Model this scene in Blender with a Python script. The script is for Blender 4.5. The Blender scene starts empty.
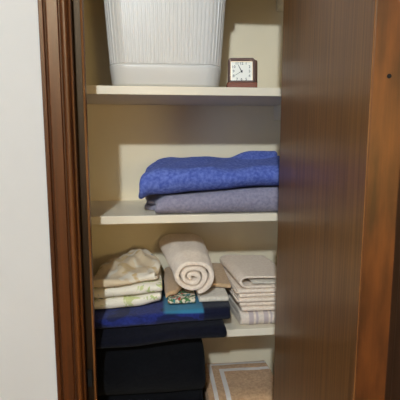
import bpy, bmesh, math, random
from mathutils import Vector, Matrix, noise
random.seed(7)
S = bpy.context.scene
C = S.collection
PI = math.pi

# ------------------------------------------------------------------ helpers
def lin(c):
    return tuple(((x/255)/12.92 if x/255 <= .04045 else ((x/255+.055)/1.055)**2.4) for x in c) + (1.0,)

def tag(o, label, cat, group=None, kind=None):
    o['label'] = label; o['category'] = cat
    if group: o['group'] = group
    if kind: o['kind'] = kind
    return o

def link(name, me, mat=None, parent=None, smooth=True, loc=None):
    """mesh in world coordinates -> object with its origin at loc (or at its base centre)"""
    if loc is None:
        if parent is not None:
            loc = Vector((0, 0, 0))
        else:
            vs = [v.co for v in me.vertices]
            loc = Vector(((min(v.x for v in vs)+max(v.x for v in vs))/2,
                          (min(v.y for v in vs)+max(v.y for v in vs))/2, min(v.z for v in vs)))
    base = Vector(loc)
    if parent is not None:
        base = parent_world(parent)
    me.transform(Matrix.Translation(-base))
    o = bpy.data.objects.new(name, me); C.objects.link(o)
    if parent is not None:
        o.parent = parent
    else:
        o.location = base
    if mat: me.materials.append(mat)
    if smooth:
        for p in me.polygons: p.use_smooth = True
    return o

def parent_world(p):
    v = Vector(p.location)
    while p.parent is not None:
        p = p.parent; v = v + p.location
    return v

def mesh_bm(bm, name):
    bmesh.ops.recalc_face_normals(bm, faces=bm.faces)
    me = bpy.data.meshes.new(name); bm.to_mesh(me); bm.free(); return me

def add_box(bm, x0, x1, y0, y1, z0, z1, bev=0.0, seg=2):
    r = bmesh.ops.create_cube(bm, size=1.0)
    vs = r['verts']
    for v in vs:
        v.co = Vector(((x0+x1)/2+v.co.x*(x1-x0), (y0+y1)/2+v.co.y*(y1-y0), (z0+z1)/2+v.co.z*(z1-z0)))
    if bev > 0:
        es = list({e for v in vs for e in v.link_edges})
        bmesh.ops.bevel(bm, geom=es, offset=bev, segments=seg, profile=.5, affect='EDGES')

def box(name, x0, x1, y0, y1, z0, z1, mat, parent=None, bev=0.0, seg=2, loc=None):
    bm = bmesh.new(); add_box(bm, x0, x1, y0, y1, z0, z1, bev, seg)
    return link(name, mesh_bm(bm, name), mat, parent, smooth=False, loc=loc)

def boxes(name, lst, mat, parent=None, bev=0.0):
    bm = bmesh.new()
    for b in lst: add_box(bm, *b, bev)
    return link(name, mesh_bm(bm, name), mat, parent, smooth=False)

def prism(name, prof, z0, z1, mat, parent=None, nz=1, wob=0.0):
    """closed xy outline extruded along z"""
    bm = bmesh.new(); rings = []
    for k in range(nz+1):
        z = z0+(z1-z0)*k/nz
        rings.append([bm.verts.new((x, y, z)) for x, y in prof])
    n = len(prof)
    for a, b in zip(rings, rings[1:]):
        for i in range(n):
            bm.faces.new((a[i], a[(i+1) % n], b[(i+1) % n], b[i]))
    bm.faces.new(rings[0]); bm.faces.new(rings[-1])
    return link(name, mesh_bm(bm, name), mat, parent, smooth=False)

def structure(o):
    o['kind'] = 'structure'; return o

# ------------------------------------------------------------------ materials
def new_mat(name):
    m = bpy.data.materials.new(name); m.use_nodes = True
    nt = m.node_tree; b = nt.nodes['Principled BSDF']
    return m, nt, b

def nd(nt, t, **kw):
    n = nt.nodes.new(t)
    for k, v in kw.items():
        if k in n.inputs: n.inputs[k].default_value = v
        else: setattr(n, k, v)
    return n

def ramp(nt, fac, stops):
    r = nt.nodes.new('ShaderNodeValToRGB')
    while len(r.color_ramp.elements) < len(stops): r.color_ramp.elements.new(.5)
    for e, (p, c) in zip(r.color_ramp.elements, stops):
        e.position = p; e.color = c
    nt.links.new(fac, r.inputs['Fac']); return r.outputs['Color']

def coords(nt, scale=(1, 1, 1), kind='Object'):
    tc = nt.nodes.new('ShaderNodeTexCoord'); mp = nt.nodes.new('ShaderNodeMapping')
    mp.inputs['Scale'].default_value = scale
    nt.links.new(tc.outputs[kind], mp.inputs['Vector']); return mp.outputs['Vector']

def paint(name, col, rough=.6, var=.03, bump=.05, scale=60, spec=.4):
    m, nt, b = new_mat(name)
    v = coords(nt)
    n = nd(nt, 'ShaderNodeTexNoise', Scale=6.0, Detail=4.0); nt.links.new(v, n.inputs['Vector'])
    c = lin(col); d = tuple(x*(1-var*2) for x in c[:3])+(1,)
    nt.links.new(ramp(nt, n.outputs['Fac'], [(.3, d), (.7, c)]), b.inputs['Base Color'])
    n2 = nd(nt, 'ShaderNodeTexNoise', Scale=float(scale), Detail=3.0); nt.links.new(v, n2.inputs['Vector'])
    bp = nd(nt, 'ShaderNodeBump', Strength=bump, Distance=.004); nt.links.new(n2.outputs['Fac'], bp.inputs['Height'])
    nt.links.new(bp.outputs['Normal'], b.inputs['Normal'])
    b.inputs['Roughness'].default_value = rough
    b.inputs['Specular IOR Level'].default_value = spec
    return m

def wood(name, dark, light, rough=.35, gs=1.0, coat=.0, mottled=.4, spec=.5, ms=(14, 14, 3.5), con=.14):
    m, nt, b = new_mat(name)
    v = coords(nt, (90*gs, 90*gs, 1.6*gs))
    n = nd(nt, 'ShaderNodeTexNoise', Scale=1.0, Detail=6.0, Roughness=.65, Distortion=.3); nt.links.new(v, n.inputs['Vector'])
    v2 = coords(nt, ms)
    n2 = nd(nt, 'ShaderNodeTexNoise', Scale=1.0, Detail=3.0); nt.links.new(v2, n2.inputs['Vector'])
    mx = nd(nt, 'ShaderNodeMix', data_type='FLOAT'); mx.inputs[0].default_value = mottled
    nt.links.new(n.outputs['Fac'], mx.inputs[2]); nt.links.new(n2.outputs['Fac'], mx.inputs[3])
    nt.links.new(ramp(nt, mx.outputs[0], [(.5-con, lin(dark)), (.5+con, lin(light))]), b.inputs['Base Color'])
    bp = nd(nt, 'ShaderNodeBump', Strength=.08, Distance=.001); nt.links.new(n.outputs['Fac'], bp.inputs['Height'])
    nt.links.new(bp.outputs['Normal'], b.inputs['Normal'])
    b.inputs['Roughness'].default_value = rough
    b.inputs['Specular IOR Level'].default_value = spec
    b.inputs['Specular Tint'].default_value = (1, .72, .46, 1)
    b.inputs['Coat Weight'].default_value = coat; b.inputs['Coat Roughness'].default_value = .2
    return m

def cloth_base(nt, b, fuzz=.5, weave=900, sheen=.25):
    v = coords(nt)
    n = nd(nt, 'ShaderNodeTexNoise', Scale=float(weave), Detail=2.0); nt.links.new(v, n.inputs['Vector'])
    n2 = nd(nt, 'ShaderNodeTexNoise', Scale=120.0, Detail=3.0); nt.links.new(v, n2.inputs['Vector'])
    ad = nd(nt, 'ShaderNodeMath', operation='ADD'); nt.links.new(n.outputs['Fac'], ad.inputs[0]); nt.links.new(n2.outputs['Fac'], ad.inputs[1])
    bp = nd(nt, 'ShaderNodeBump', Strength=fuzz, Distance=.004); nt.links.new(ad.outputs[0], bp.inputs['Height'])
    nt.links.new(bp.outputs['Normal'], b.inputs['Normal'])
    b.inputs['Roughness'].default_value = .95
    b.inputs['Specular IOR Level'].default_value = .1
    b.inputs['Sheen Weight'].default_value = sheen
    b.inputs['Sheen Roughness'].default_value = .6
    return v, n2.outputs['Fac']

def terry(name, col, col2=None, fuzz=.5, weave=900, sheen=.2):
    m, nt, b = new_mat(name)
    v, f = cloth_base(nt, b, fuzz, weave, sheen)
    c = lin(col); d = lin(col2) if col2 else tuple(x*.75 for x in c[:3])+(1,)
    nt.links.new(ramp(nt, f, [(.35, d), (.65, c)]), b.inputs['Base Color'])
    return m

def mixc(nt, fac, a, b_):
    mx = nd(nt, 'ShaderNodeMix', data_type='RGBA')
    if hasattr(fac, 'links') or hasattr(fac, 'is_linked'): nt.links.new(fac, mx.inputs[0])
    else: mx.inputs[0].default_value = fac
    for s, val in ((6, a), (7, b_)):
        if isinstance(val, tuple): mx.inputs[s].default_value = val
        else: nt.links.new(val, mx.inputs[s])
    return mx.outputs[2]

def floral(name, ground, blots, scale=18.0, cover=.52, fuzz=.25):
    m, nt, b = new_mat(name)
    v, f = cloth_base(nt, b, fuzz, 700, .1)
    col = lin(ground)
    for k, (c, th, sc) in enumerate(blots):
        vv = coords(nt, (sc, sc, sc)); mp = vv.node; mp.inputs['Location'].default_value = (k*3.7, k*1.3, k*2.1)
        n = nd(nt, 'ShaderNodeTexNoise', Scale=1.0, Detail=2.5, Distortion=.8); nt.links.new(vv, n.inputs['Vector'])
        mask = ramp(nt, n.outputs['Fac'], [(th, (0, 0, 0, 1)), (th+.05, (1, 1, 1, 1))])
        col = mixc(nt, mask, col, lin(c))
    nt.links.new(col, b.inputs['Base Color'])
    return m

M = {}
M['wall'] = paint('white_wall_paint', (214, 211, 206), .7, .02, .12, 90)
M['cream'] = paint('cream_closet_paint', (240, 225, 194), .5, .03, .06, 50)
M['shelf'] = paint('cream_shelf_gloss_paint', (236, 224, 200), .4, .02, .04, 40)
M['ceil'] = paint('ceiling_paint', (180, 172, 158), .8)
M['roomwall'] = paint('tan_room_paint', (124, 108, 88), .7)
M['floor'] = wood('oak_floor', (92, 62, 38), (140, 100, 64), .45)
M['casing'] = wood('casing_wood', (54, 25, 9), (92, 47, 17), .42, 1.0, 0, .35, .65)
M['bead'] = wood('bead_wood', (62, 30, 10), (102, 55, 20), .42, 1.0, 0, .3, .65)
M['groove'] = wood('groove_wood', (44, 25, 15), (66, 40, 24), .5)
M['jamb'] = wood('shaded_jamb_wood', (13, 8, 5), (36, 21, 13), .5, 1.0, 0, .6)  # recess shade put into the colour, darker than the wood itself
M['stop'] = wood('stop_wood', (80, 45, 20), (140, 92, 50), .4, 1.0, .05, .6)
M['doorface'] = wood('door_veneer', (90, 57, 27), (134, 91, 46), .36, 1.6, .0, .2, .4)
M['dooredge'] = wood('door_edge_wood', (44, 19, 7), (96, 50, 19), .42, .9, 0, .62, .7, (46, 46, 11), .13)
M['darkwood'] = wood('dark_brown_wood', (34, 22, 16), (56, 38, 28), .4, 1.0, 0, .4)  # darker brown than the closet casing
M['hole'] = paint('hole_dark', (10, 8, 6), .9)
M['basket'] = paint('white_basket_plastic', (211, 207, 200), .35, .01, .0, 40, .5)
M['leather'] = paint('brown_leatherette', (134, 66, 32), .45, .2, .25, 400)
M['leatherd'] = paint('dark_brown_leatherette', (90, 46, 22), .45, .2, .25, 400)
M['dial'] = paint('ivory_dial', (240, 236, 222), .4, .01, 0)
M['ink'] = paint('black_ink', (18, 16, 15), .5, 0, 0)
M['gold'], _nt, _b = new_mat('brass_rim'); _b.inputs['Base Color'].default_value = lin((176, 156, 130)); _b.inputs['Metallic'].default_value = 1; _b.inputs['Roughness'].default_value = .35
M['blue'] = terry('blue_terry', (110, 128, 202), (76, 94, 176), .6, 800, .04)
M['greyblue'] = terry('lavender_grey_terry', (152, 147, 164), (132, 127, 146), .35, 800)
M['navy'] = terry('navy_terry', (14, 16, 30), (9, 10, 20), .5, 800, .05)
M['navyblanket'] = terry('navy_blanket', (9, 10, 15), (6, 7, 11), .5, 800, .03)
M['whitet'] = terry('white_terry', (247, 230, 210), (236, 217, 196), .3, 700)
M['tan'] = terry('tan_cotton', (205, 172, 132), (192, 158, 118), .3, 1000)
M['ivory'] = terry('ivory_cotton', (232, 222, 204), (220, 208, 188), .4, 1000)
M['wash'] = terry('pale_lilac_terry', (247, 229, 208), (235, 214, 192), .3, 700)
M['floralw'] = floral('white_green_floral', (238, 231, 214), [((204, 208, 150), .59, 30), ((190, 200, 136), .64, 52), ((120, 140, 160), .70, 45)])
M['floralb'] = floral('beige_floral', (222, 202, 170), [((232, 222, 204), .52, 10), ((206, 178, 132), .60, 14), ((70, 84, 74), .725, 30), ((122, 140, 160), .73, 24)])
M['multi'] = floral('multicolour_print', (226, 214, 190), [((70, 116, 66), .50, 60), ((176, 72, 56), .57, 70), ((58, 128, 132), .60, 50)])

def beach_mat():
    m, nt, b = new_mat('blue_beach_towel')
    v, f = cloth_base(nt, b, .4, 800, .1)
    royal = ramp(nt, f, [(.35, lin((26, 36, 96))), (.65, lin((38, 50, 122)))])
    v2 = coords(nt, (16, 16, 30))
    n = nd(nt, 'ShaderNodeTexNoise', Scale=1.0, Detail=1.5, Distortion=1.2); nt.links.new(v2, n.inputs['Vector'])
    mask = ramp(nt, n.outputs['Fac'], [(.50, (0, 0, 0, 1)), (.58, (1, 1, 1, 1))])
    col = mixc(nt, mask, royal, lin((22, 28, 70)))
    tc = nt.nodes.new('ShaderNodeTexCoord'); sp = nt.nodes.new('ShaderNodeSeparateXYZ'); nt.links.new(tc.outputs['Object'], sp.inputs[0])
    def step(sock, a, w, inv=False):
        r = nd(nt, 'ShaderNodeMapRange'); r.inputs['From Min'].default_value = a; r.inputs['From Max'].default_value = a+w
        nt.links.new(sock, r.inputs['Value']); return r.outputs[0]
    def mul(a, c):
        k = nd(nt, 'ShaderNodeMath', operation='MULTIPLY'); nt.links.new(a, k.inputs[0]); nt.links.new(c, k.inputs[1]); return k.outputs[0]
    teal = mul(step(sp.outputs['X'], .005, .01), step(sp.outputs['Z'], .036, .004))
    col = mixc(nt, teal, col, lin((56, 126, 158)))
    col = mixc(nt, step(sp.outputs['X'], .118, .006), col, lin((15, 18, 40)))
    nt.links.new(col, b.inputs['Base Color'])
    return m
M['beach'] = beach_mat()

def striped(name, base, stripe, axis, bands, soft=.002, fuzz=.5):
    """bands (from, to) along one object axis"""
    m, nt, b = new_mat(name)
    v, f = cloth_base(nt, b, fuzz, 800, .15)
    c0 = ramp(nt, f, [(.35, tuple(x*.86 for x in lin(base)[:3])+(1,)), (.65, lin(base))])
    tc = nt.nodes.new('ShaderNodeTexCoord'); sp = nt.nodes.new('ShaderNodeSeparateXYZ'); nt.links.new(tc.outputs['Object'], sp.inputs[0])
    for a, z in bands:
        r1 = nd(nt, 'ShaderNodeMapRange'); r1.inputs['From Min'].default_value = a-soft; r1.inputs['From Max'].default_value = a
        r2 = nd(nt, 'ShaderNodeMapRange'); r2.inputs['From Min'].default_value = z; r2.inputs['From Max'].default_value = z+soft
        r2.inputs['To Min'].default_value = 1; r2.inputs['To Max'].default_value = 0
        nt.links.new(sp.outputs[axis], r1.inputs['Value']); nt.links.new(sp.outputs[axis], r2.inputs['Value'])
        k = nd(nt, 'ShaderNodeMath', operation='MULTIPLY'); nt.links.new(r1.outputs[0], k.inputs[0]); nt.links.new(r2.outputs[0], k.inputs[1])
        c0 = mixc(nt, k.outputs[0], c0, lin(stripe))
    nt.links.new(c0, b.inputs['Base Color'])
    return m
M['washstripe'] = striped('lilac_striped_terry', (240, 224, 206), (198, 180, 176), 'X', [(-.045, -.033), (-.024, -.019), (.0, .012), (.02, .024)])

# ------------------------------------------------------------------ cloth builder
def zigzag(layers, f, b, z0, pitch, start='b', nseg=14, ntrn=6):
    """(y, z) centre line of a cloth folded to and fro between front f and back b, bottom layer centre at z0"""
    pts = []; r = pitch/2
    cur = start
    for k in range(layers):
        z = z0+k*pitch
        a, c = (b, f) if cur == 'b' else (f, b)
        d = 1 if c > a else -1
        a2 = a+d*r; c2 = c-d*r
        for i in range(nseg+1):
            if k > 0 and i == 0: continue
            pts.append((a2+(c2-a2)*i/nseg, z))
        if k < layers-1:
            for i in range(1, ntrn+1):
                th = PI*i/ntrn
                pts.append((c2+d*r*math.sin(th), z+r-r*math.cos(th)))
        cur = 'f' if cur == 'b' else 'b'
    return pts

def strip(path, t, v0, v1, nv=24, jit=.0, seed=0, tend=.55):
    """thick sheet swept along v; returns bmesh whose coords are (v, u, w)"""
    n = len(path); nrm = []
    for i in range(n):
        a = path[max(0, i-1)]; c = path[min(n-1, i+1)]
        dx, dy = c[0]-a[0], c[1]-a[1]; L = math.hypot(dx, dy) or 1
        nrm.append((-dy/L, dx/L))
    bm = bmesh.new(); rows = []
    fr = [0, .006, .02]+[i/nv for i in range(1, nv)]+[.98, .994, 1.0]
    fac = [tend, .85, 1]+[1]*(nv-1)+[1, .85, tend]
    for q, k in zip(fr, fac):
        A = []; B = []
        for i, (p, m) in enumerate(zip(path, nrm)):
            e = k*(1 if 1 < i < n-2 else (.9 if i in (1, n-2) else .55))*t/2
            s = i/n*6
            j0 = jit*noise.noise(Vector((s, seed*3.1, 0))); j1 = jit*noise.noise(Vector((s, seed*3.1, 9)))
            v = (v0+j0)+((v1+j1)-(v0+j0))*q
            A.append(bm.verts.new((v, p[0]+m[0]*e, p[1]+m[1]*e)))
            B.append(bm.verts.new((v, p[0]-m[0]*e, p[1]-m[1]*e)))
        rows.append(A+B[::-1])
    N = 2*n
    for a, b in zip(rows, rows[1:]):
        for i in range(N):
            bm.faces.new((a[i], a[(i+1) % N], b[(i+1) % N], b[i]))
    for row in (rows[0], rows[-1]):
        for i in range(n-1):
            bm.faces.new((row[i], row[i+1], row[N-2-i], row[N-1-i]))
    return bm

def cloth(name, bm, mat, label, cat, warp=None, amp=.003, sc=14.0, seed=0, group=None, sub=1, zmin=None):
    off = Vector((seed*7.3, seed*2.9, seed*5.1))
    for v in bm.verts:
        p = v.co.copy()
        if warp: p = Vector(warp(*p))
        d = noise.noise_vector(p*sc+off)*amp + noise.noise_vector(p*sc*2.7+off)*amp*.35
        d.z *= .6
        p += d
        if zmin is not None and p.z < zmin: p.z = zmin+(p.z-zmin)*.02
        v.co = p
    o = link(name, mesh_bm(bm, name), mat)
    if sub:
        md = o.modifiers.new('smooth', 'SUBSURF'); md.levels = sub; md.render_levels = sub
    return tag(o, label, cat, group)

def sst(a, b, x):
    t = min(1, max(0, (x-a)/(b-a))); return t*t*(3-2*t)

# ------------------------------------------------------------------ room shell
XL, XR, YB, ZC = -1.7, 1.9, -3.5, 2.9
LJ, RJ = -.184, .352          # door opening
HEAD = 2.03
CL, CR, CB = -.275, .452, .445   # closet inside
structure(box('floor', XL-.1, XR+.1, YB-.1, .6, -.1, 0, M['floor']))
structure(box('ceiling', XL-.1, XR+.1, YB-.1, .6, ZC, ZC+.1, M['ceil']))
structure(boxes('wall_front', [(XL, LJ-.012, .0, .11, 0, ZC), (RJ+.012, XR, .0, .11, 0, ZC), (LJ-.012, RJ+.012, .0, .11, HEAD+.01, ZC)], M['wall']))
structure(box('wall_right', XR, XR+.1, YB, .11, 0, ZC, M['roomwall']))
wy0, wy1, wz0, wz1 = -2.75, -1.75, .6, 1.8
structure(box('wall_rear', XL, XR, YB-.1, YB, 0, ZC, M['roomwall']))
structure(boxes('wall_left', [(XL-.1, XL, YB, wy0, 0, ZC), (XL-.1, XL, wy1, .11, 0, ZC), (XL-.1, XL, wy0, wy1, 0, wz0), (XL-.1, XL, wy0, wy1, wz1, ZC)], M['roomwall']))
wa, wb = XL-.06, XL-.02
structure(boxes('window_1', [(wa, wb, wy0, wy1, wz0, wz0+.05), (wa, wb, wy0, wy1, wz1-.05, wz1), (wa, wb, wy0, wy0+.05, wz0+.05, wz1-.05), (wa, wb, wy1-.05, wy1, wz0+.05, wz1-.05), (wa, wb, (wy0+wy1)/2-.02, (wy0+wy1)/2+.02, wz0+.05, wz1-.05)], M['wall'], None, .003))
# closet interior
structure(box('wall_back', CL-.03, CR+.03, CB, CB+.05, 0, ZC, M['cream']))
structure(box('wall_closet_left', CL-.03, CL, .11, CB, 0, ZC, M['cream']))
structure(box('wall_closet_right', CR, CR+.03, .11, CB, 0, ZC, M['cream']))

# left casing: one moulded profile, with its grooves and bead as trim pieces of their own
x0 = -.2535
prof = [(x0, .0), (x0, -.016), (x0+.002, -.0185), (x0+.0095, -.0185), (x0+.0115, -.012), (x0+.0135, -.0105), (x0+.0155, -.014),
        (x0+.018, -.0150), (x0+.040, -.0138), (x0+.042, -.0095), (x0+.0445, -.0085), (x0+.0465, -.012)]
for k in range(9):
    th = PI*(1-k/8); prof.append((x0+.0545+.0075*math.cos(th), -.0115-.0065*math.sin(th)))
prof += [(x0+.0635, -.008), (x0+.0655, -.0095), (x0+.0685, -.0085), (x0+.0695, -.004), (x0+.0695, 0)]
t1 = structure(prism('trim_1', prof, 0, HEAD+.07, M['casing']))
bev = []
for k in range(13):
    th = PI*(1-k/12); bev.append((x0+.0545+.0078*math.cos(th), -.0118-.0068*math.sin(th)))
prism('bead', bev, 0, HEAD+.07, M['bead'], t1)
for a, b_, y in ((x0+.0108, x0+.0142, -.0118), (x0+.0418, x0+.0455, -.0098)):
    box('groove', a+.0008, b_-.0008, y, y+.006, 0, HEAD+.07, M['groove'], t1)
# head and right casing
structure(box('trim_2', x0, RJ+.07, -.018, 0, HEAD, HEAD+.07, M['casing'], None, .002))
structure(box('trim_3', RJ+.004, RJ+.07, -.018, 0, 0, HEAD, M['casing'], None, .003))
# jambs: rabbet coloured dark for the shade in its recess, with a lighter stop strip
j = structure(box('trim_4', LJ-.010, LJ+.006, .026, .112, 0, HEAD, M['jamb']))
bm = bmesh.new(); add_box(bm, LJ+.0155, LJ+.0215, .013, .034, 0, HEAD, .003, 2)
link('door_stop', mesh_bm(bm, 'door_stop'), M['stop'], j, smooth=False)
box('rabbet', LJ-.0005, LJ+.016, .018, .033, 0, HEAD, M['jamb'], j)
bm = bmesh.new(); add_box(bm, LJ+.001, LJ+.0135, .0085, .0165, .82, .868, .004, 2)
sp = link('strike_patch', mesh_bm(bm, 'strike_patch'), M['hole'], j, smooth=False); sp.name = 'latch_keeper'; sp['label'] = 'blackened latch keeper'
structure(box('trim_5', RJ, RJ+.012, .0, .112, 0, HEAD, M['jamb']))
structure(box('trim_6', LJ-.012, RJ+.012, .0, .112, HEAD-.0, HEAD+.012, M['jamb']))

# the open door, swung towards the room on its right-hand hinges
DW, DT, TH = .545, .041, math.radians(6.0)
hx, hy = .305, -.004
u = Vector((-math.sin(TH), -math.cos(TH), 0)); w = Vector((math.cos(TH), -math.sin(TH), 0))
def door_piece(name, a0, a1, b0, b1, z0, z1, mat, parent=None, bev=0, loc=None):
    bm = bmesh.new(); add_box(bm, a0, a1, b0, b1, z0, z1, bev)
    for v in bm.verts:
        v.co = Vector((hx, hy, 0))+u*v.co.x+w*v.co.y+Vector((0, 0, v.co.z))
    return link(name, mesh_bm(bm, name), mat, parent, smooth=False)
door = structure(door_piece('door_1', 0, DW-.005, 0, DT, .012, HEAD-.004, M['doorface']))
door_piece('door_edge', DW-.005, DW, .0012, DT-.0005, .012, HEAD-.004, M['dooredge'], door, .0012)
door_piece('veneer_lip', DW-.0052, DW-.0002, -.0002, .0012, .012, HEAD-.004, M['stop'], door)['label'] = 'thin pale chipped veneer lip'
bm = bmesh.new()
for z, r, rise, mat in ((1.5245, .0026, .0006, None),):
    res = bmesh.ops.create_cone(bm, cap_ends=True, segments=20, radius1=r, radius2=r, depth=.0012)
    for v in res['verts']:
        a, b_, c = DW+.0001+v.co.z, .0205+v.co.x, z+v.co.y
        v.co = Vector((hx, hy, 0))+u*a+w*b_+Vector((0, 0, c))
link('screw_hole', mesh_bm(bm, 'screw_hole'), M['hole'], door, smooth=False)
for z in (.25, 1.78):
    bm = bmesh.new()
    res = bmesh.ops.create_cone(bm, cap_ends=True, segments=16, radius1=.006, radius2=.006, depth=.09)
    for v in res['verts']: v.co = v.co+Vector((hx+.047, hy-.008, z))
    link('hinge', mesh_bm(bm, 'hinge'), M['gold'], door, smooth=False)
# neighbouring dark door and its casing, seen past the open door
structure(box('trim_7', .555, .632, -.02, 0, 0, 2.09, M['darkwood'], None, .003))
structure(box('door_2', .634, 1.38, -.006, 0, .01, 2.03, M['darkwood'], None, .002))
structure(box('trim_8', 1.382, 1.46, -.02, 0, 0, 2.09, M['darkwood'], None, .003))

# ------------------------------------------------------------------ shelves
SF = .13
shelf_info = [(1.937, 'painted shelf above the laundry basket, only its cleat end in view'),
              (1.573, 'cream painted shelf carrying the laundry basket and the clock'),
              (1.2245, 'cream painted shelf under the two blue towels'),
              (.880, 'cream painted shelf under the rolled towel and the towel piles'),
              (.522, 'cream painted bottom shelf under the dark blanket and brown towel')]
shelf_top = []
for z, lab in shelf_info:
    bm = bmesh.new(); add_box(bm, CL+.001, CR-.001, SF, CB-.001, z, z+.0225, .0015, 2)
    s = tag(link('closet_shelf', mesh_bm(bm, 'shelf'), M['shelf'], None, smooth=False), lab, 'shelf', 'closet shelves')
    box('cleat', CR-.039, CR-.001, SF+.012, CB-.001, z-.05, z-.0005, M['shelf'], s, .0015)
    box('cleat', CL+.001, CL+.02, SF+.012, CB-.001, z-.05, z-.0005, M['shelf'], s, .0015)
    shelf_top.append(z+.0225)
Z1, Z2, Z3, Z4 = [z+.0008 for z in shelf_top[1:]]

# ------------------------------------------------------------------ laundry basket
def rrect(cx, cy, hx_, hy_, r, n):
    """n points round a rounded rectangle, with outward normals and running length"""
    segs = []
    W, H = 2*(hx_-r), 2*(hy_-r); q = PI*r/2
    per = 2*W+2*H+4*q; out = []
    for i in range(n):
        s = per*i/n; t = s
        parts = [(W, 'l', (-(hx_-r), -hy_), (1, 0), (0, -1)), (q, 'a', (hx_-r, -(hy_-r)), -PI/2, 0), (H, 'l', (hx_, -(hy_-r)), (0, 1), (1, 0)), (q, 'a', (hx_-r, hy_-r), 0, 0),
                 (W, 'l', (hx_-r, hy_), (-1, 0), (0, 1)), (q, 'a', (-(hx_-r), hy_-r), PI/2, 0), (H, 'l', (-hx_, hy_-r), (0, -1), (-1, 0)), (q, 'a', (-(hx_-r), -(hy_-r)), PI, 0)]
        for L, k, p, d, nn in parts:
            if t <= L+1e-9:
                if k == 'l': out.append((cx+p[0]+d[0]*t, cy+p[1]+d[1]*t, nn[0], nn[1], s))
                else:
                    a = d+t/r; out.append((cx+p[0]+r*math.cos(a), cy+p[1]+r*math.sin(a), math.cos(a), math.sin(a), s))
                break
            t -= L
    return out

def basket():
    cx, cy = .0325, .278
    z0 = Z1
    root = bpy.data.objects.new('laundry_basket', None); C.objects.link(root); root.location = (cx, cy, z0)
    tag(root, 'white ribbed plastic laundry basket standing on the shelf beside the clock', 'basket')
    ribs = 104; per = 8; n = ribs*per
    top = .33
    def half(z):
        f = (z-z0)/top
        return .1505+.022*f, .126+.012*f
    A0, B0 = half(z0+top/2)
    pts = rrect(0, 0, A0, B0, .05, n)
    def ring(bm, z, inset, rib):
        a, b_ = half(z)
        out = []
        for i, (x, y, nx, ny, s) in enumerate(pts):
            ph = i % per
            d = rib*(.0009 if ph in (1, 2, 3, 4) else -.0004)-inset
            out.append(bm.verts.new((cx+x*a/A0+nx*d, cy+y*b_/B0+ny*d, z)))
        return out
    def skin(bm, rings):
        for a, b_ in zip(rings, rings[1:]):
            for i in range(n): bm.faces.new((a[i], a[(i+1) % n], b_[(i+1) % n], b_[i]))
    bm = bmesh.new()
    rs = [ring(bm, z0+.060, .003, 0), ring(bm, z0+.062, .001, 1)]+[ring(bm, z0+.062+(.308-.062)*k/6, .001, 1) for k in range(1, 7)]+[ring(bm, z0+.310, .003, 0)]
    rs += [ring(bm, z0+.310, .006, 0), ring(bm, z0+.01, .006, 0)]
    skin(bm, rs)
    link('ribbed_wall', mesh_bm(bm, 'ribbed_wall'), M['basket'], root, smooth=False)
    bm = bmesh.new()
    rs = [ring(bm, z0, .012, 0), ring(bm, z0+.003, .005, 0), ring(bm, z0+.010, .001, 0), ring(bm, z0+.052, -.0015, 0), ring(bm, z0+.0585, -.0012, 0), ring(bm, z0+.0605, .002, 0)]
    skin(bm, rs); bm.faces.new(rs[0])
    link('base_band', mesh_bm(bm, 'base_band'), M['basket'], root, smooth=True)
    bm = bmesh.new()
    rs = [ring(bm, z0+.309, .004, 0), ring(bm, z0+.309, -.010, 0), ring(bm, z0+.318, -.012, 0), ring(bm, z0+.324, -.009, 0), ring(bm, z0+.325, .0, 0), ring(bm, z0+.322, .006, 0), ring(bm, z0+.309, .007, 0)]
    skin(bm, rs)
    link('rim', mesh_bm(bm, 'rim'), M['basket'], root, smooth=True)
basket()

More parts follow.
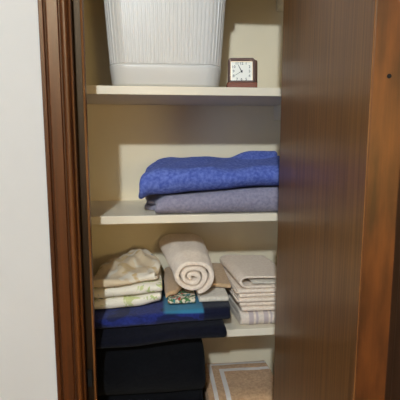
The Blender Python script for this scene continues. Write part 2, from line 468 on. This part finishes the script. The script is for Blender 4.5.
# ------------------------------------------------------------------ alarm clock
def clock():
    cx, cy = .2455, .185
    root = bpy.data.objects.new('alarm_clock', None); C.objects.link(root); root.location = (cx, cy, Z1)
    tag(root, 'small square travel alarm clock in a brown case beside the laundry basket', 'clock')
    W = Vector((cx, cy, Z1))
    tilt = Matrix.Rotation(math.radians(-9), 4, 'X')
    rz = Matrix.Rotation(math.radians(-7), 4, 'Z')
    base_up = Matrix.Translation((0, 0, .0185))
    def put(name, bm, mat, parent=root, up=True, smooth=False):
        m = (rz @ base_up @ tilt) if up else rz
        bmesh.ops.transform(bm, matrix=Matrix.Translation(W) @ m, verts=bm.verts)
        return link(name, mesh_bm(bm, name), mat, parent, smooth=smooth)
    # frame around the dial (local: x across, -y to the viewer, z up)
    hw, H = .0385, .072
    def rr(hx_, z0, z1, r, k=6):
        pts = []
        for (px, pz, a0) in ((hx_-r, z0+r, -PI/2), (hx_-r, z1-r, 0), (-(hx_-r), z1-r, PI/2), (-(hx_-r), z0+r, PI)):
            for i in range(k+1):
                a = a0+PI/2*i/k; pts.append((px+r*math.cos(a), pz+r*math.sin(a)))
        return pts
    bm = bmesh.new()
    outs = rr(hw, 0, H, .009); ins = rr(.031, .007, .0625, .002)
    layers = [[(x, .016, z) for x, z in outs], [(x, 0.002, z) for x, z in outs], [(x*.975, 0, .0345+(z-.0345)*.975) for x, z in outs], [(x, 0, z) for x, z in ins], [(x, .006, z) for x, z in ins]]
    vr = [[bm.verts.new(p) for p in L] for L in layers]
    n = len(outs)
    for a, b_ in zip(vr, vr[1:]):
        for i in range(n): bm.faces.new((a[i], a[(i+1) % n], b_[(i+1) % n], b_[i]))
    bm.faces.new(vr[0]); bm.faces.new(vr[-1])
    put('case_frame', bm, M['leatherd'])
    bm = bmesh.new()
    add_box(bm, -.0305, .0305, .0035, .0058, .0065, .061, .0006)
    dial = put('dial', bm, M['dial'])
    bm = bmesh.new()
    for b4 in ((-.0312, -.0297, .0061, .0617), (.0297, .0312, .0061, .0617), (-.0297, .0297, .0061, .0073), (-.0297, .0297, .0605, .0617)):
        add_box(bm, b4[0], b4[1], .001, .006, b4[2], b4[3])
    put('dial_rim', bm, M['gold'])
    # numerals
    bm = bmesh.new(); dc = .0338
    for h in range(1, 13):
        cu = bpy.data.curves.new('numeral', 'FONT'); cu.body = str(h); cu.size = .0105; cu.align_x = 'CENTER'; cu.align_y = 'CENTER'; cu.extrude = .0002
        t = bpy.data.objects.new('numeral', cu); C.objects.link(t)
        dg = bpy.context.evaluated_depsgraph_get(); dg.update()
        me = bpy.data.meshes.new_from_object(t.evaluated_get(dg))
        a = 2*PI*h/12; sx, sz = math.sin(a), math.cos(a); q = .0225/max(abs(sx), abs(sz), .82)
        me.transform(Matrix.Translation((sx*q, .0030, dc+sz*q)) @ Matrix.Rotation(PI/2, 4, 'X'))
        bm.from_mesh(me); bpy.data.objects.remove(t); bpy.data.curves.remove(cu); bpy.data.meshes.remove(me)
    put('numerals', bm, M['ink'], dial)
    def hand(name, ang, L, wd, y):
        bm = bmesh.new(); a = math.radians(ang)
        add_box(bm, -wd/2, wd/2, y, y+.0006, -.004, L)
        for v in bm.verts:
            if v.co.z > L*.8: v.co.x *= .4
        bmesh.ops.transform(bm, matrix=Matrix.Translation((0, 0, dc)) @ Matrix.Rotation(a, 4, 'Y'), verts=bm.verts)
        return put(name, bm, M['ink'], dial)
    hand('hour_hand', 333, .0205, .0030, .0022)
    hand('minute_hand', 238, .0215, .0016, .0014)
    bm = bmesh.new(); res = bmesh.ops.create_cone(bm, cap_ends=True, segments=20, radius1=.0028, radius2=.0022, depth=.002)
    bmesh.ops.transform(bm, matrix=Matrix.Translation((0, .0014, dc)) @ Matrix.Rotation(PI/2, 4, 'X'), verts=bm.verts)
    put('hub', bm, M['ink'], dial)
    # open lid behind, a little to the right, and the flap the clock stands on
    bm = bmesh.new(); add_box(bm, -.033, .0475, .0175, .030, 0.001, H+.0015, .006, 3)
    put('case_lid', bm, M['leatherd'])
    bm = bmesh.new(); add_box(bm, -.0425, .0435, -.013, .034, .0002, .0188, .0035, 3)
    put('case_base', bm, M['leather'], root, False)
clock()

# ------------------------------------------------------------------ second shelf: grey towel, blue towel
t = .031
p = zigzag(2, .138, .405, Z2+t/2, t+.001, 'b', 18, 10)
def gk(x): return .82+.34*sst(-.02, .33, x)          # the grey towel is thicker towards the right
def w_grey(x, y, z):
    k = 1-sst(-.01, .06, x)
    x2 = x-.030*k*sst(.20, .235, y)
    z = Z2+(z-Z2)*gk(x)*(1-.42*(1-sst(-.012, .03, x2)))
    return x2, y, z
cloth('bath_towel', strip(p, t, -.003, .405, 34, .008, 1), M['greyblue'], 'lavender grey folded bath towel lying flat under the bright blue towel', 'towel', w_grey, .0025, 16, 1, zmin=Z2)
bt = .034
p = zigzag(2, .128, .425, bt/2, bt+.001, 'b', 22, 10)
def w_blue(x, y, z):
    h = z/(2*bt)
    left = (1-sst(-.055, .10, x))
    x2 = x+left*(.034*sst(.15, .42, y)+.016*h)
    # front left corner hangs lower
    dr = (1-sst(-.052, -.012, x))*(1-sst(.2, .42, y))
    z = Z2+.064*gk(x)+.0035+z-dr*.016*(1-.5*h)
    z += h*(.020*sst(.15, .40, y)-.010*sst(0, .33, x)+.004*math.sin(x*17+.6)+.003*math.sin(x*41-y*30))
    if h > .5:
        # a ridge and a crease running across the back right
        yc = .335+.22*(x-.33)
        z += sst(.22, .31, x)*(.015*math.exp(-((y-yc-.03)/.026)**2)-.017*math.exp(-((y-yc+.008)/.011)**2))
    return x2, y, z
cloth('bath_towel', strip(p, bt, -.052, .408, 44, .012, 2), M['blue'], 'bright blue folded bath towel, on top of the lavender grey one', 'towel', w_blue, .004, 15, 2, zmin=None)

# ------------------------------------------------------------------ third shelf, left pile
nt_ = .0165
def cbase(x): return Z3+.030+.011*sst(-.19, .2, x)          # top of the navy towel
def dtop(x): return cbase(x)+.031+.009*sst(-.19, .15, x)     # top of the patterned towel
p = zigzag(2, .088, .41, Z3+nt_/2, nt_+.0005, 'b', 24, 10)
def w_navy(x, y, z):
    z = Z3+(z-Z3)/.0335*(cbase(x)-.0012-Z3)
    if y < .128: z -= (.020-.015*sst(-.1, .1, x))*sst(.126, .09, y)
    return x, y, z
cloth('beach_towel', strip(p, nt_, -.197, .190, 34, .006, 3), M['navy'], 'plain navy folded towel at the bottom of the left pile, hanging over the shelf edge', 'towel', w_navy, .0012, 14, 3)
dt = .0165
p = zigzag(2, .104, .41, dt/2, dt+.0005, 'b', 22, 10)
def w_beach(x, y, z):
    return x, y, cbase(x)+.0008+z/.0335*(dtop(x)-cbase(x)-.002)
cloth('beach_towel', strip(p, dt, -.193, .208, 36, .006, 4), M['beach'], 'royal blue patterned folded towel with a turquoise patch, lying on the plain navy one', 'towel', w_beach, .0014, 13, 4)

et = .034
p = zigzag(2, .134, .40, et/2, et+.0015, 'f', 18, 10)
def w_sheet(x, y, z):
    k = z/.0695
    curl = .020*sst(-.05, .012, x)*(1-k)*sst(.2, .14, y)
    return x, y-.006*k*(y < .2), dtop(x)+.0015+z*(1-.06*sst(-.05, .01, x))+curl*.8
cloth('bed_sheet', strip(p, et, -.188, .012, 26, .008, 5), M['floralw'], 'white folded sheet with pale green print on the left end of the blue towel', 'sheet', w_sheet, .0025, 26, 5)
ft = .009
p = zigzag(2, .150, .415, ft/2, ft+.002, 'b', 30, 8)
def w_mound(x, y, z):
    h = z/.020
    c = math.exp(-((x+.07)/.06)**2)
    zz_ = dtop(x)+.0755+z
    zz_ += h*(.022*c*sst(.17, .32, y)*(1-.5*sst(.36, .42, y)))
    zz_ += h*sst(.14, .2, y)*(.004*math.sin(40*x+26*y)+.0035*math.sin(75*x-40*y)+.003*math.sin(120*x+60*y))
    zz_ += .006*sst(.17, .15, y)*math.sin(38*x+1)*h
    y += .012*math.sin(25*x+2)*sst(.20, .15, y)
    k = sst(.22, .42, y)
    x = -.075+(x+.075)*(1-.24*k)
    return x, y, zz_
cloth('pillowcase', strip(p, ft, -.183, .004, 36, .018, 6), M['floralb'], 'crumpled beige flowered cloth topping the left pile, over the white green sheet', 'pillowcase', w_mound, .0035, 34, 6)

# middle pile: print cloth, ivory cloth, tan cloth, rolled towel
zm = dtop(.15)+.0015
p = zigzag(2, .135, .36, zm+.0042, .0088, 'b', 12, 6)
cloth('dish_towel', strip(p, .0078, .030, .108, 14, .004, 7), M['multi'], 'small green and red printed folded cloth peeping out below the rolled towel', 'cloth', None, .0012, 20, 7)
p = zigzag(2, .140, .37, zm+.0042, .0088, 'b', 12, 6)
cloth('dish_towel', strip(p, .0078, .119, .206, 14, .004, 8), M['ivory'], 'ivory folded cloth under the right side of the tan cloth', 'cloth', None, .0012, 20, 8)
zt = zm+.0215
tt = .0065
p = zigzag(2, .150, .40, zt+tt/2, tt+.001, 'b', 16, 6)
def w_tan(x, y, z):
    # right end narrows to a corner, left end sags
    k = sst(.14, .225, x)
    y = .40+(y-.40)*(1-.20*k-.24*sst(.05, .08, x)*(1-k))
    z = z-.012*(1-sst(.018, .034, x))*(1-k) -.003*sst(.17, .22, x)+.010*sst(.2, .38, y)*sst(.12, .2, x)
    return x, y, z
cloth('napkin', strip(p, tt, .021, .224, 26, .006, 9), M['tan'], 'tan folded cloth spread beneath the rolled white towel', 'cloth', w_tan, .0015, 20, 9)

def spiral(turns, r0, r1, n):
    pts = []
    for i in range(n+1):
        a = 2*PI*turns*i/n; r = r0+(r1-r0)*(i/n)
        pts.append((r*math.cos(a-PI*.42), r*math.sin(a-PI*.42)))
    return pts
rp = spiral(2.9, .0565, .006, 110)
bm = strip(rp, .0135, 0.0, 1.0, 22, .016, 10, .7)
def w_roll(v, u_, w_):
    # v along the axis, u_ across, w_ up
    k = v
    y = .130+.285*v
    cx = .101-.022*v
    x = cx+u_*(1.04+.42*k)
    hgt = .90-.10*k
    z = zt+.0165+.057+.014*k-.013*(1-sst(.0, .24, k))+w_*hgt-.006*math.exp(-(u_/.02)**2)*(1 if w_ > 0 else 0)
    return x, y, z
cloth('bath_towel', bm, M['whitet'], 'rolled white towel with its spiral end facing out, on the tan cloth', 'towel', w_roll, .0035, 20, 10)

# right pile of pale towels
def w_skew(x, y, z):
    return x-.075*(y-.15), y, z
zz = Z3
p = zigzag(2, .150, .40, zz+.0105, .0215, 'b', 14, 8)
cloth('hand_towel', strip(p, .0195, .244, .405, 18, .004, 11), M['washstripe'], 'striped lilac and white folded towel at the bottom of the right pile', 'towel', w_skew, .0018, 24, 11, 'right pile of pale towels')
zz += .0455
labs = ['pale folded washcloth directly on the striped lilac towel', 'pale folded washcloth second above the striped lilac towel', 'pale folded washcloth in the middle of the right pile',
        'pale folded washcloth second below the looped towel on top of the right pile', 'pale folded washcloth just under the looped towel on top of the right pile']
offs = [.004, -.002, -.008, -.004, -.010]
ff = [.147, .152, .146, .150, .145]
first = None
for k in range(5):
    p = zigzag(2, ff[k], .40, zz+.0034, .0068, 'b', 14, 6)
    o = cloth('washcloth', strip(p, .0061, .243+offs[k], .405, 18, .005, 12+k), M['wash'], labs[k], 'washcloth', w_skew, .0013, 26, 12+k, 'right pile of pale towels')
    zz += .0140
# top: doubled over sideways, its fold an open loop seen end-on at the front
lp = []
for i in range(13): lp.append((.405-(.405-.268)*i/12, zz+.0045+.0*i))
for i in range(1, 12):
    th = PI*i/12; lp.append((.268-.024*math.sin(th), zz+.0045+.0140*(1-math.cos(th))))
for i in range(13): lp.append((.268+(.405-.268)*i/12, zz+.0325-.006*sst(0, 1, i/12)))
bm = strip([(a, b_) for a, b_ in lp], .0075, .146, .40, 20, .004, 18)
def w_loop(v, u_, w_):
    return u_-.095*(v-.15), v+.01*sst(zz+.01, zz+.025, w_)*(v < .2), w_
cloth('hand_towel', bm, M['wash'], 'pale towel folded over in a loop on top of the right pile', 'towel', w_loop, .0015, 22, 18, 'right pile of pale towels')
lp = [(.395-(.395-.280)*i/12, zz+.0158+.0012*math.sin(i*.8)) for i in range(13)]
bm = strip(lp, .0072, .1485, .39, 18, .003, 19)
cloth('washcloth', bm, M['ivory'], 'thin ivory cloth tucked inside the looped towel on the right pile', 'washcloth', lambda v, u_, w_: (u_-.095*(v-.15), v, w_), .0008, 22, 19, 'right pile of pale towels')

# ------------------------------------------------------------------ bottom shelf
nl = .078
p = zigzag(4, .135, .425, Z4+nl/2, nl+.0005, 'b', 12, 8)
cloth('blanket', strip(p, nl-.001, -.235, .134, 22, .008, 20), M['navyblanket'], 'dark navy folded blanket filling the left of the bottom shelf', 'blanket', None, .004, 10, 20, zmin=Z4)

def tan_towel_mat():
    m, nt, b = new_mat('brown_towel_white_border')
    v, f = cloth_base(nt, b, .5, 800, .15)
    col = ramp(nt, f, [(.35, lin((190, 148, 108))), (.65, lin((212, 172, 130)))])
    tc = nt.nodes.new('ShaderNodeTexCoord'); sp = nt.nodes.new('ShaderNodeSeparateXYZ'); nt.links.new(tc.outputs['Object'], sp.inputs[0])
    def mth(op, a, c=None):
        k = nd(nt, 'ShaderNodeMath', operation=op)
        if isinstance(a, (int, float)): k.inputs[0].default_value = a
        else: nt.links.new(a, k.inputs[0])
        if c is not None:
            if isinstance(c, (int, float)): k.inputs[1].default_value = c
            else: nt.links.new(c, k.inputs[1])
        return k.outputs[0]
    # distance in from the left and back edges of the towel
    dl = mth('ADD', sp.outputs['X'], .112); db = mth('MULTIPLY', mth('SUBTRACT', .108, sp.outputs['Y']), .9)
    d = mth('MINIMUM', dl, db)
    def band(a, z):
        return mth('MULTIPLY', mth('GREATER_THAN', d, a), mth('LESS_THAN', d, z))
    col = mixc(nt, band(.015, .028), col, lin((228, 218, 208)))
    col = mixc(nt, band(.052, .067), col, lin((228, 218, 208)))
    nt.links.new(col, b.inputs['Base Color'])
    return m
tl = .0193
p = zigzag(6, .165, .395, Z4+tl/2, tl+.001, 'b', 14, 8)
def w_brown(x, y, z):
    return x, y, z-.003*sst(.33, .40, y)*sst(Z4+.05, Z4+.11, z)-.006*sst(.2, .165, y)*sst(Z4+.05, Z4+.11, z)
cloth('bath_towel', strip(p, tl-.002, .152, .385, 20, .008, 21), tan_towel_mat(), 'light brown folded towel with a double white border on the bottom shelf', 'towel', w_brown, .003, 16, 21, zmin=Z4)

# ------------------------------------------------------------------ light
def light(name, kind, loc, energy, col, **kw):
    d = bpy.data.lights.new(name, kind); d.energy = energy; d.color = col
    for k, v in kw.items(): setattr(d, k, v)
    o = bpy.data.objects.new(name, d); C.objects.link(o); o.location = loc; return o
light('ceiling_lamp', 'POINT', (-.43, -2.70, 2.79), 246, (.80, .91, 1.0), shadow_soft_size=.06)
light('warm_fill', 'POINT', (.72, -2.75, 1.45), 40, (1.0, .76, .34), shadow_soft_size=.22)  # added warm fill for the closet shadows, no real lamp stands here
o = light('window_daylight', 'AREA', (XL-.15, (wy0+wy1)/2, (wz0+wz1)/2), 21, (.55, .74, 1.0), shape='RECTANGLE', size=wy1-wy0, size_y=wz1-wz0)
o.rotation_euler = (PI/2, 0, -PI/2)
wd = bpy.data.worlds.new('sky'); S.world = wd; wd.use_nodes = True
bg = wd.node_tree.nodes['Background']; bg.inputs[0].default_value = (.55, .72, 1, 1); bg.inputs[1].default_value = .3

# ------------------------------------------------------------------ camera
cam = bpy.data.cameras.new('camera'); co = bpy.data.objects.new('camera', cam); C.objects.link(co)
co.location = (0, -1.02, 1.45)
co.rotation_euler = (math.radians(90-7.95), 0, math.radians(-6.0))
cam.sensor_width = 36; cam.lens = 36*419/400; cam.clip_start = .02
S.camera = co
vs = S.view_settings
vs.view_transform = 'Standard'; vs.look = 'None'; vs.gamma = 1; vs.use_curve_mapping = False; vs.exposure = 0.0
